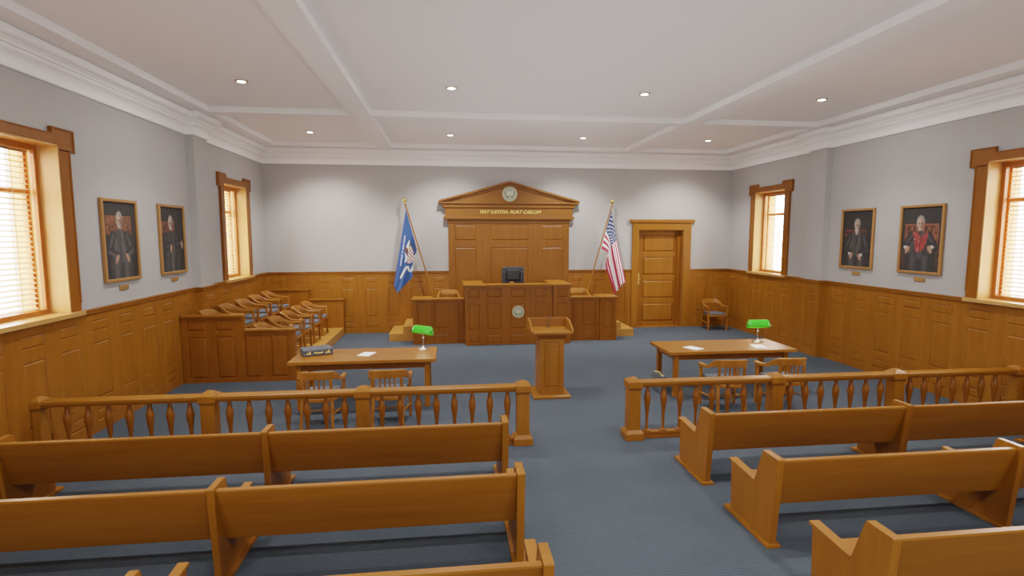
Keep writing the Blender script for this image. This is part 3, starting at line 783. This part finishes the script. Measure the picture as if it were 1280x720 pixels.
# ------------------------------------------------------------------ balustrades
YB = -7.975
bal_prof = [(.020,.085),(.020,.088),(.044,.088),(.046,.098),(.040,.106),(.024,.110),(.019,.125),(.018,.20),(.0175,.26),(.021,.32),(.029,.40),(.038,.465),(.043,.515),(.041,.545),(.030,.59),(.022,.625),(.021,.66)]
for s, lab in ((-1, 'oak balustrade with turned balusters in front of the briefcase table'), (1, 'oak balustrade with turned balusters in front of the two-paper table')):
    r = thing('balustrade', lab, 'balustrade', (0, YB, 0), group='oak balustrades dividing off the pews')
    x0 = -.020
    posts = [x0+s*.712, x0+s*(.902+.2178*8), x0+s*(.902+.2178*16), s*6.20]
    for i, px in enumerate(posts):
        if i == 3:      # half post against the wall
            h_ = .5; q_ = s*6.247
            def hp(z0, z1, w0, w1):
                A = lambda w_, z: [(q_, -w_/2, z), (q_-s*w_/2, -w_/2, z), (q_-s*w_/2, w_/2, z), (q_, w_/2, z)][::(-1 if s > 0 else 1)]
                nb.hexa(A(w0, z0), A(w1, z1))
            nb = MB(); hp(0, .085, .235, .235); hp(.085, .125, .235, .16); hp(.125, .645, .155, .155); hp(.645, .672, .155, .19); hp(.672, .748, .19, .19); hp(.748, .785, .19, .09)
            nb.build('newel_post', WZ, r, bevel=.004)
            continue
        nb = MB().frus(px, 0, 0, .085, .235, .235, .235, .235).frus(px, 0, .085, .125, .235, .235, .16, .16).frus(px, 0, .125, .645, .155, .155, .155, .155)
        nb.frus(px, 0, .645, .672, .155, .155, .19, .19).frus(px, 0, .672, .748, .19, .19, .19, .19).frus(px, 0, .748, .785, .19, .19, .09, .09).frus(px, 0, .785, .80, .09, .09, .03, .03)
        nb.build('newel_post', WZ, r, bevel=.004)
    e0, e1 = sorted((posts[0], posts[3]))
    for a_, c_ in [(posts[i], posts[i+1]) for i in range(3)]:
        a_, c_ = sorted((a_, c_)); a_ += .08 if a_ > -6.1 else .0; c_ -= .08 if c_ < 6.1 else .0
        MB().prism([(-.045,.67),(-.05,.695),(-.065,.702),(-.068,.735),(-.055,.75),(.055,.75),(.068,.735),(.065,.702),(.05,.695),(.045,.67)], 0, a_, c_).build('handrail', WX, r, bevel=.003)
        MB().box(a_, c_, -.055, .055, 0, .042).box(a_, c_, -.045, .045, .05, .085).box(a_, c_, -.035, .035, .042, .05).build('bottom_rail', RX, r, bevel=.003)
    bm0 = None
    for k in range(24):
        if k in (8, 16): continue
        px = x0+s*(.902+.2178*k)
        
        if bm0 is None:
            bm0 = MB().lathe(bal_prof, seg=14).build('baluster', RZ, r, smooth='auto'); q = bm0
        else:
            q = bm0.copy(); C.objects.link(q); q.parent = r
        q.location = (px, 0, 0)

# ------------------------------------------------------------------ pews
def make_pew(s):
    r = thing('pew', 'x', 'pew', group='oak pews')
    xs = [1.0, 3.235, 5.50] if s > 0 else [-1.125, -3.37, -5.655]
    tk = .062 if s > 0 else .062
    e = .01
    for i, x in enumerate(xs):
        wdt = .062 if i == 0 else .052
        out = [(.025,.03),(-.045,.775),(-.04,.785),(.165,.785),(.175,.775),(.285,.455),(.66,.478),(.64,.03)]
        MB().prism(out, 0, x, x+wdt).build('end_panel', WZ, r, bevel=.004)
        MB().box(x-.03, x+wdt+.03, 0, .71, 0, .03).build('shoe', WY, r, bevel=.003)
        MB().prism([(.280,.455),(.275,.478),(.685,.502),(.685,.476)], 0, x-.008, x+wdt+.008).build('arm_cap', WY, r, bevel=.003)
    for i in range(2):
        a_, c_ = sorted((xs[i], xs[i+1])); a_ += .052 + (.01 if (s > 0 and i == 0) else 0)
        MB().prism([(-.012,.745),(-.01,.76),(.035,.76),(.165,.324),(.120,.322)], 0, a_, c_).build('back_board', WX, r, bevel=.003)
        MB().prism([(.155,.40),(.155,.435),(.52,.445),(.54,.43),(.52,.405)], 0, a_, c_).build('seat_board', WX, r, bevel=.004)
    return r
rown = {0: 'front row, just behind the balustrade', 1: 'second row', 2: 'third row, nearest the camera'}
for s, sd_ in ((1, 'oak pew on the two-paper table side of the aisle, '), (-1, 'oak pew on the briefcase table side of the aisle, ')):
    base = make_pew(s)
    for k in range(3):
        o = base if k == 0 else copy_tree(base)
        o.location = (0, -9.352-1.14*k, 0); o['label'] = sd_ + rown[k]

# ------------------------------------------------------------------ portraits
def blend(c, d, t): return tuple(a*(1-t)+b_*t for a, b_ in zip(c, d))
def ell(x, y, cx, cy, rx, ry, soft=.18):
    d = math.hypot((x-cx)/rx, (y-cy)/ry)
    return max(0, min(1, (1+soft-d)/soft)) if d > 1 else 1.0
ASP = 1.15/.84
def sg_(px, py, a, b_):
    vx, vy = b_[0]-a[0], b_[1]-a[1]; L = vx*vx+vy*vy; t = max(0, min(1, ((px-a[0])*vx+(py-a[1])*vy)/L))
    return math.hypot(px-a[0]-vx*t, py-a[1]-vy*t), t
def st_(a, b_, x): t = max(0, min(1, (x-a)/(b_-a))); return t*t*(3-2*t)
def portrait_col(kind, u, v):
    n = vn(u*9+kind*7, v*13); n2 = vn(u*30+kind, v*30); n3 = vn(u*60+kind*3, v*18)
    y = v*ASP
    c = (30+12*n, 27+10*n, 25+8*n)
    P = [dict(hx=.49, hy=.24, hands=[(.37,.745),(.69,.735)], cuffs=0, back=(.07,.18,.86,.43), bc=(112,66,42), robe=(66,63,62), beard=1),
         dict(hx=.45, hy=.25, hands=[(.43,.64),(.90,.59)], cuffs=0, back=(.03,.22,.62,.40), bc=(104,58,40), robe=(52,50,50), beard=1),
         dict(hx=.49, hy=.26, hands=[(.33,.81),(.60,.83)], cuffs=1, back=(.09,.34,.81,.46), bc=(96,46,34), robe=(58,55,53), beard=2),
         dict(hx=.47, hy=.25, hands=[(.17,.665),(.73,.655)], cuffs=1, back=(.07,.26,.93,.60), bc=(120,66,42), robe=(52,49,50), beard=0)][kind]
    x0, y0, x1, y1 = P['back']
    t = st_(x0-.01, x0+.01, u)*st_(x1+.01, x1-.01, u) if False else (1.0 if x0 < u < x1 and y0 < v < y1 else 0)
    if t:
        q = tuple(k*(.55+.75*n2) for k in P['bc'])
        if kind >= 2: q = blend(q, (36, 20, 15), .6*st_(.2, .8, math.sin(u*44)))
        if v < y0+.025 or (kind == 3 and (u < x0+.05 or u > x1-.05)): q = tuple(k*(.9+.3*n) for k in P['bc'])
        if kind == 0: q = blend(q, (150, 88, 46), .6*n3*max(0, 1-abs(u-.30)*6)+.6*n3*max(0, 1-abs(u-.70)*6))
        c = q
    if kind == 3 and (u < .13 or u > .87) and .58 < v < .96: c = blend(c, (96, 50, 34), .8*n2)
    hx, hy = P['hx'], P['hy']*ASP; sh = hy+.17
    R_ = P['robe']
    # torso
    top = sh+.42*max(0, abs(u-hx)-.05)**1.3
    half = .27+.05*st_(sh, sh+.5, y)
    t = st_(top-.01, top+.015, y)*st_(half+.03, half-.01, abs(u-hx))
    if kind == 1: t *= 1-st_(.30, .40, abs(u-hx))*.5
    fold = 1+.20*math.sin((u-hx)*26+math.sin(y*5+kind)*1.2)+.35*(n3-.5)
    lit = 1.15-.9*abs(u-hx+.06)
    c = blend(c, tuple(k*fold*lit for k in R_), t)
    # sleeves and hands
    for i, (ax, ay) in enumerate(P['hands']):
        ay *= ASP; s = -1 if i == 0 else 1
        sx, sy = hx+s*.22, sh+.10; ex, ey = hx+s*(.36 if kind != 1 else .22), (sy+ay)/2+.08
        if kind == 3: ex = hx+s*.37
        for p, q_ in (((sx, sy), (ex, ey)), ((ex, ey), (ax+s*.02, ay-.05))):
            d, tt = sg_(u, y, p, q_); w_ = .085
            t = st_(w_+.02, w_-.02, d)
            c = blend(c, tuple(k*(1.25-.9*d/w_)*(.8+.4*n3) for k in R_), t)
    # lap
    if kind != 1:
        lt = .60*ASP+.20+.08*math.cos((u-hx)*9)
        t = st_(lt-.03, lt+.03, y)*st_(.36, .30, abs(u-hx))
        kn = .70+.55*math.exp(-((abs(u-hx)-.15)/.075)**2)+.25*(n3-.5)
        c = blend(c, tuple(k*kn for k in R_), t)
    c = blend(c, (16, 15, 15), .7*math.exp(-((u-hx)/.008)**2)*(1 if sh < y < sh+.55 else 0))
    if kind == 3:
        st = [(.275,.40),(.40,.37),(.485,.47),(.555,.42),(.68,.38),(.665,.50),(.58,.65),(.50,.70),(.38,.69),(.325,.50)]
        if inpoly(u, v, st):
            c = (128+34*n, 34+16*n, 30+12*n)
            c = blend(c, (186, 120, 104), .75*st_(.52, .7, n2) if u < .48 else .25*st_(.6, .8, n2))
            c = blend(c, (60, 18, 18), .8*math.exp(-((u-.485)/.01)**2))
    c = blend(c, (196, 190, 178) if kind >= 2 else (120, 112, 104), ell(u, y, hx, hy+.125, .05, .028, .4)*(.9 if kind >= 2 else .4))
    # head
    c = blend(c, (140, 104, 82), ell(u, y, hx, hy+.085, .042, .05, .3))
    c = blend(c, (150+30*(n3-.5), 144+30*(n3-.5), 136+30*(n3-.5)), ell(u, y, hx, hy-.028, .092, .128, .2))
    t = ell(u, y, hx+.004, hy+.012, .074, .112, .25)
    side = st_(-.05, .075, u-hx)
    c = blend(c, blend((196, 154, 126), (112, 78, 60), side*.85), t)
    c = blend(c, (206, 166, 138), ell(u, y, hx-.012, hy-.05, .04, .03, 1.0)*.5)
    if P['beard']:
        by, br = (.098, .034) if P['beard'] == 1 else (.125, .088)
        c = blend(c, blend((198, 190, 178), (122, 114, 104), side), ell(u, y, hx+.004, hy+by, .05, br, .5)*.9)
    for s in (-1, 1):
        c = blend(c, (70, 48, 38), ell(u, y, hx+s*.030, hy+.004, .018, .010, .8)*.75)
        c = blend(c, (138, 122, 108), ell(u, y, hx+s*.030, hy-.016, .024, .006, .8)*.6)
    c = blend(c, (214, 172, 142), ell(u, y, hx-.002, hy+.030, .009, .028, .8)*.6)
    c = blend(c, (96, 62, 50), ell(u, y, hx+.014, hy+.036, .008, .02, .8)*.5)
    c = blend(c, (112, 62, 52), ell(u, y, hx+.004, hy+.066, .024, .006, .8)*.7)
    for i, (ax, ay) in enumerate(P['hands']):
        ay *= ASP; s = 1 if i == 0 else -1
        if P['cuffs']: c = blend(c, (204, 198, 190), ell(u, y, ax-s*.05, ay-.055, .045, .030, .4))
        an = .55 if kind != 1 else .15
        rx = (u-ax)*math.cos(an)+s*(y-ay)*math.sin(an); ry = -s*(u-ax)*math.sin(an)+(y-ay)*math.cos(an)
        t = ell(rx, ry, 0, 0, .046, .080, .3)
        fg = 1-.22*st_(.0, .05, ry)*(.5+.5*math.sin(rx*190))
        c = blend(c, tuple(k*fg*(1.05-.3*(rx*s > .02)) for k in (172, 128, 104)), t)
    if kind == 1: c = blend(c, (132, 116, 98), math.exp(-((u-.45-.02*math.sin(v*9))/.012)**2)*st_(.67, .70, v))
    g = (.93+.14*n2)*.86
    return tuple(k*g for k in c)
def portrait(s, yc, kind, lab, plab, gp='portraits on the side walls'):
    r = thing('framed_portrait', lab, 'portrait', (s*W, yc, 2.515), group=gp)
    hw, hh = .425, .58
    X = lambda d: -s*d
    f = .045
    b = MB()
    for a_, c_, d_, e_ in ((-hw, -hw+f, -hh, hh), (hw-f, hw, -hh, hh), (-hw+f, hw-f, -hh, -hh+f), (-hw+f, hw-f, hh-f, hh)):
        b.box(X(.002), X(.045), a_, c_, d_, e_)
    b.build('picture_frame', FRAMEM, r, bevel=.010, seg=3)
    q = hw-f+.004; p = hh-f+.004
    sg = 1 if s < 0 else -1     # u=0 at the viewer's left
    pos = lambda u, v: (X(.018), sg*(-q+2*q*u), p-2*p*v)
    sheet('canvas', pos, lambda u, v, _: portrait_col(kind, u, v), 100, 138, PAINT, r, False)
    pl = MB().box(X(.001), X(.014), -.11, .11, -.035, .035).build('name_plaque', PLAQ, None, bevel=.005)
    pl.location = (s*W, yc+(.02 if s < 0 else -.02), 1.842); tag(pl, plab, 'plaque', 'small brass plaques below the portraits')
portrait(-1, -6.14, 0, 'framed portrait of a bearded judge in black robe, nearest the camera on the jury side', 'small brass plaque under the jury-side portrait nearest the camera')
portrait(-1, -4.68, 1, 'framed portrait of a judge turned aside holding a cane, nearest the jury box', 'small brass plaque under the portrait nearest the jury box')
portrait(1, -4.80, 2, 'framed portrait of a white-bearded judge with folded hands, nearest the pilaster', 'small brass plaque under the portrait of the white-bearded judge with folded hands')
portrait(1, -6.23, 3, 'framed portrait of a seated judge wearing a red stole over black robes', 'small brass plaque under the portrait with the red stole')

# ------------------------------------------------------------------ flags
def curve(pts, t):
    for (a, p), (b_, q) in zip(pts, pts[1:]):
        if t <= b_ or b_ == pts[-1][0]:
            k = (t-a)/(b_-a); return tuple(x*(1-k)+y*k for x, y in zip(p, q))
def smooth_curve(pts, t):
    e = .04; a = curve(pts, max(0, t-e)); b_ = curve(pts, t); c = curve(pts, min(1, t+e)); return tuple((x+2*y+z)/4 for x, y, z in zip(a, b_, c)) if e < t < 1-e else b_
def star(du, dv, r):
    rr = math.hypot(du, dv)
    if rr > r: return False
    a = math.atan2(dv, du)+PI/2; k = PI/5; a = abs((a+k) % (2*k)-k)
    return rr*math.cos(a-k) < r*.52 or rr < r*.42
def flag(lab, s, top, bot, pole_base, pos, col, nu, nv):
    r = thing('flag_on_pole', lab, 'flag', (pole_base[0], YF, .38))
    tr = lambda p: (p[0]-pole_base[0], p[1]-YF, p[2]-.38)
    P0 = Vector(tr((pole_base[0], YF, .43))); P1 = Vector(tr((top[0], YF, top[1])))
    pole_ = MB().tube([P0, P1], .019, 12).build('pole', CHW, r, smooth='auto')
    MB().lathe([(.012, -.02), (.03, -.012), (.03, 0), (.018, .01), (.04, .03), (.054, .06), (.052, .09), (.036, .115), (.012, .128)], tuple(P1), 20).build('finial', GOLD, pole_, smooth='auto')
    MB().lathe([(.16, 0), (.165, .012), (.15, .03), (.06, .05), (.035, .075), (.03, .14), (.024, .15)], seg=28).build('stand', GOLD, r, smooth='auto')
    sheet('flag_cloth', lambda u, v: tr(pos(u, v)), lambda u, v, p: col(u, v, (p[0]+pole_base[0], p[2]+.38)), nu, nv, CLOTH, r)
YF = -.27
# striped flag
T_ = [(0,(2.725,3.24)),(.4,(2.895,2.45)),(1,(3.161,1.319))]
M_ = [(0,(2.625,2.845)),(.15,(2.69,2.63)),(.4,(2.762,2.37)),(1,(2.983,1.225))]
VS = 5/13
B_ = [(0,(2.463,2.213)),(.10,(2.58,2.165)),(.16,(2.64,2.13)),(.25,(2.655,2.03)),(.40,(2.59,1.86)),(.55,(2.60,1.66)),(1,(2.854,.973))]
def us_pos(u, v):
    t, m_, b_ = smooth_curve(T_, u), smooth_curve(M_, u), smooth_curve(B_, u)
    if v < VS:
        k = v/VS; x, z = t[0]*(1-k)+m_[0]*k, t[1]*(1-k)+m_[1]*k
        y = -.02-.10*u**.6*k-.012*math.sin(k*2*PI)*u
    else:
        k = (v-VS)/(1-VS); kk = k
        x, z = m_[0]*(1-kk)+b_[0]*kk, m_[1]*(1-kk)+b_[1]*kk
        y = -.02-.10*u**.6*(1-k)-.035*math.sin(k*5*PI)*min(1, u*1.6)-.02*k
        x += .012*math.sin(k*5*PI)*u
    return (x, YF+y-.005, z)
def us_col(u, v, p):
    if v < 7/13 and u < .40:
        for j in range(9):
            cv = (j+1)/10*7/13; n_ = 6 if j % 2 == 0 else 5
            if abs(v-cv) > .034: continue
            for i in range(n_):
                cu_ = ((2*i+1) if n_ == 6 else (2*i+2))/12*.40
                if star((u-cu_)*1.84, v-cv, .033): return (232, 232, 236)
        return (20, 40, 88)
    return (168, 20, 56) if int(v*13) % 2 == 0 else (232, 228, 228)
flag('red and white striped flag with white stars on blue, draped beside the door', 1, (2.755, 3.40), None, (1.93, 0), us_pos, us_col, 200, 143)
# blue flag
Tb_ = [(0,(-2.695,3.24)),(.5,(-2.86,2.28)),(1,(-3.035,1.30))]
Mb_ = [(0,(-2.58,2.79)),(.3,(-2.66,2.30)),(.6,(-2.75,1.85)),(1,(-2.946,1.091))]
Bb_ = [(0,(-2.435,2.215)),(.10,(-2.455,2.10)),(.18,(-2.53,2.045)),(.45,(-2.545,1.88)),(1,(-2.555,1.50))]
def bl_pos(u, v):
    t, m_, b_ = smooth_curve(Tb_, u), smooth_curve(Mb_, u), smooth_curve(Bb_, u)
    if v < .42: k = v/.42; x, z = t[0]*(1-k)+m_[0]*k, t[1]*(1-k)+m_[1]*k
    else: k = (v-.42)/.58; x, z = m_[0]*(1-k)+b_[0]*k, m_[1]*(1-k)+b_[1]*k
    y = -.02-.085*math.sin(PI*min(1, v*1.12))*(.35+.65*u)
    # sharp valley near the pole on the upper part
    d = (v-.74)/.09; y += .085*math.exp(-d*d)*max(0, 1-u*2.2)
    y += .018*math.sin(v*5*PI+u*2)*u
    return (x, YF+y-.005, z)
def seg_d(px, py, a, b_):
    vx, vy = b_[0]-a[0], b_[1]-a[1]; L = vx*vx+vy*vy; t = max(0, min(1, ((px-a[0])*vx+(py-a[1])*vy)/L))
    return math.hypot(px-a[0]-vx*t, py-a[1]-vy*t), t
def bl_col(u, v, p):
    # design laid out in centimetres on the cloth: qx to the pole, qy downwards from the hoist top
    qx, qy = (p[0]+2.70)/.0206, (3.231-p[1])/.0205
    c = (28, 64, 122)
    if u < .33 and v > .78: c = (18, 38, 80)  # shadow of the fold by the pole, painted into the blue
    # ribbon
    rib = [(-7.5, 85), (-4, 78.5), (-.5, 72), (1.6, 71.5), (2.8, 76), (5.0, 77.2), (7.0, 73), (8.6, 69.5)]
    d = min(seg_d(qx, qy, a, b_)[0] for a, b_ in zip(rib, rib[1:]))
    if d < 1.15: return (206, 202, 192)
    # eagle with striped shield
    if inpoly(qx, qy, [(.2,46.5),(2.2,41.5),(4.2,37.6),(4.0,42),(2.6,47.5),(1.2,48.5)]): return (226, 224, 216)
    if inpoly(qx, qy, [(-2.2,48),(.3,44.5),(2.4,49),(2.2,55),(.5,57),(-1.8,51.5)]): return (74, 36, 34)
    if inpoly(qx, qy, [(-1.8,53),(.2,56.5),(1.0,60),(-.6,65),(-2.4,66.5),(-1.0,60)]): return (220, 218, 214)
    if inpoly(qx, qy, [(-3.0,68),(-1.8,64.5),(.4,65.5),(-.6,67.5)]): return (26, 28, 52)
    if inpoly(qx, qy, [(2.4,47),(5.6,45),(8.6,54),(8.2,64),(4.0,67.5),(.4,66.5),(1.6,58)]):
        k = math.sin((qx*.75-qy*.55)*2.4+1)
        if qy < 51: return (196, 172, 128)
        return (214, 206, 196) if k > -.1 else (126, 52, 62)
    if inpoly(qx, qy, [(2.6,40),(5.0,38),(7.0,45),(5.0,48)]): return (58, 72, 78)
    # small white letters running down the outer edge
    d, t = seg_d(qx, qy, (-1.3, 33), (-7.3, 69))
    if d < .78:
        L = t*36
        gap = any(abs(L-g) < 1.0 for g in (18.0, 22.0))
        if not gap and (L % 1.75) < 1.15 and h2(int(L/.6), int((d+1)*2)) > .22: return (206, 212, 222)
    return c
flag('blue flag with eagle, striped shield and pale ribbon, draped beside the jury box', -1, (-2.72, 3.40), None, (-1.86, 0), bl_pos, bl_col, 180, 110)

# ------------------------------------------------------------------ ceiling lights
labs = {(-4.64,-5.8): 'recessed round ceiling light above the table with the briefcase, by the side wall',
        (-1.55,-5.8): 'recessed round ceiling light in the large middle coffer, jury box side',
        (1.55,-5.8): 'recessed round ceiling light in the large middle coffer, door side',
        (4.64,-5.8): 'recessed round ceiling light above the two-paper table, by the side wall',
        (-4.64,-1.8): 'recessed round ceiling light above the jury box chairs',
        (-1.55,-1.8): 'recessed round ceiling light in the shallow middle coffer nearest the blue flag',
        (1.55,-1.8): 'recessed round ceiling light in the shallow middle coffer nearest the striped flag',
        (4.64,-1.8): 'recessed round ceiling light in front of the door and corner armchair',
        (-4.64,-9.8): 'recessed round ceiling light over the briefcase-side pews by the wall', (-1.55,-9.8): 'recessed round ceiling light over the briefcase-side pews by the aisle',
        (1.55,-9.8): 'recessed round ceiling light over the two-paper-side pews by the aisle', (4.64,-9.8): 'recessed round ceiling light over the two-paper-side pews by the wall',
        (-4.64,-13.8): 'recessed round ceiling light at the rear, jury side wall', (-1.55,-13.8): 'recessed round ceiling light at the rear, jury side of the aisle',
        (1.55,-13.8): 'recessed round ceiling light at the rear, door side of the aisle', (4.64,-13.8): 'recessed round ceiling light at the rear, door side wall'}
base = None
for (x, y), lab in labs.items():
    if base is None:
        base = thing('ceiling_light', 'x', 'ceiling light', group='recessed ceiling lights')
        MB().lathe([(.062, -.012), (.084, -.012), (.088, -.004), (.088, 0), (.062, 0)], seg=32).build('trim_ring', simple('bronze_ring', (.35, .2, .08, 1), .4, .6), base, smooth='auto')
        MB().lathe([(.060, -.0145), (.060, -.0125)], seg=32).build('glowing_lens', BULB, base)
        r = base
    else: r = copy_tree(base)
    r.location = (x, y, ZC); r['label'] = lab
    ld = bpy.data.lights.new('downlight', 'SPOT'); ld.energy = 400*(1.85 if y > -3 else .85 if y > -7 else .65 if y > -11 else 1.1); ld.spot_size = math.radians(114); ld.spot_blend = .7; ld.shadow_soft_size = .09
    ld.color = (1, .975, .95)
    lo = bpy.data.objects.new('downlight', ld); C.objects.link(lo); lo.location = (x, y, ZC-.03)
    if y > -3: lo.rotation_euler = (math.radians(19), 0, 0); ld.spot_size = math.radians(104)
    ld = bpy.data.lights.new('downlight_spill', 'AREA'); ld.shape = 'DISK'; ld.size = .12; ld.energy = 40*(.5 if y > -3 else 1); ld.color = (1, .975, .95)
    lo = bpy.data.objects.new('downlight_spill', ld); C.objects.link(lo); lo.location = (x, y, ZC-.02)

for x in (-1.0, 1.0):  # added spots without fixtures, standing in for light bounced onto the ceiling
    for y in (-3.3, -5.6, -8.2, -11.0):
        ld = bpy.data.lights.new('ceiling_bounce_fill', 'SPOT'); ld.energy = 39; ld.spot_size = math.radians(168); ld.spot_blend = .5; ld.shadow_soft_size = .01; ld.color = (.93, .97, 1)
        lo = bpy.data.objects.new('ceiling_bounce_fill', ld); C.objects.link(lo); lo.location = (x, y, 1.7); lo.rotation_euler = (PI, 0, 0)

ld = bpy.data.lights.new('rear_fill_light', 'AREA'); ld.shape = 'RECTANGLE'; ld.size = 11; ld.size_y = 3.0; ld.energy = 315; ld.color = (1, .97, .94)  # added soft fill behind the camera; the rear wall has no window
lo = bpy.data.objects.new('rear_fill_light', ld); C.objects.link(lo); lo.location = (0, YR+.1, 2.3); lo.rotation_euler = (PI/2, 0, 0)
# ------------------------------------------------------------------ daylight
w = bpy.data.worlds.new('World'); bpy.context.scene.world = w; w.use_nodes = True
bg = w.node_tree.nodes['Background']; bg.inputs[0].default_value = (1.0, .95, .89, 1); bg.inputs[1].default_value = 36.0

# ------------------------------------------------------------------ camera
cd = bpy.data.cameras.new('camera'); co = bpy.data.objects.new('camera', cd); C.objects.link(co)
cd.sensor_fit = 'HORIZONTAL'; cd.sensor_width = 36; cd.lens = 672.97/1280*36
co.location = (-1.6296, -14.447, 2.6015)
yaw, pit = .1178, -.0994
co.rotation_euler = (PI/2+pit, 0, -yaw)
cd.clip_start = .05; cd.clip_end = 200
bpy.context.scene.camera = co
sc = bpy.context.scene
sc.view_settings.view_transform = 'Filmic'
try: sc.view_settings.look = 'None'
except Exception as ex: print('LOOK', ex)
sc.view_settings.exposure = -.2
try: sc.cycles.max_bounces = 8; sc.cycles.diffuse_bounces = 5
except Exception: pass
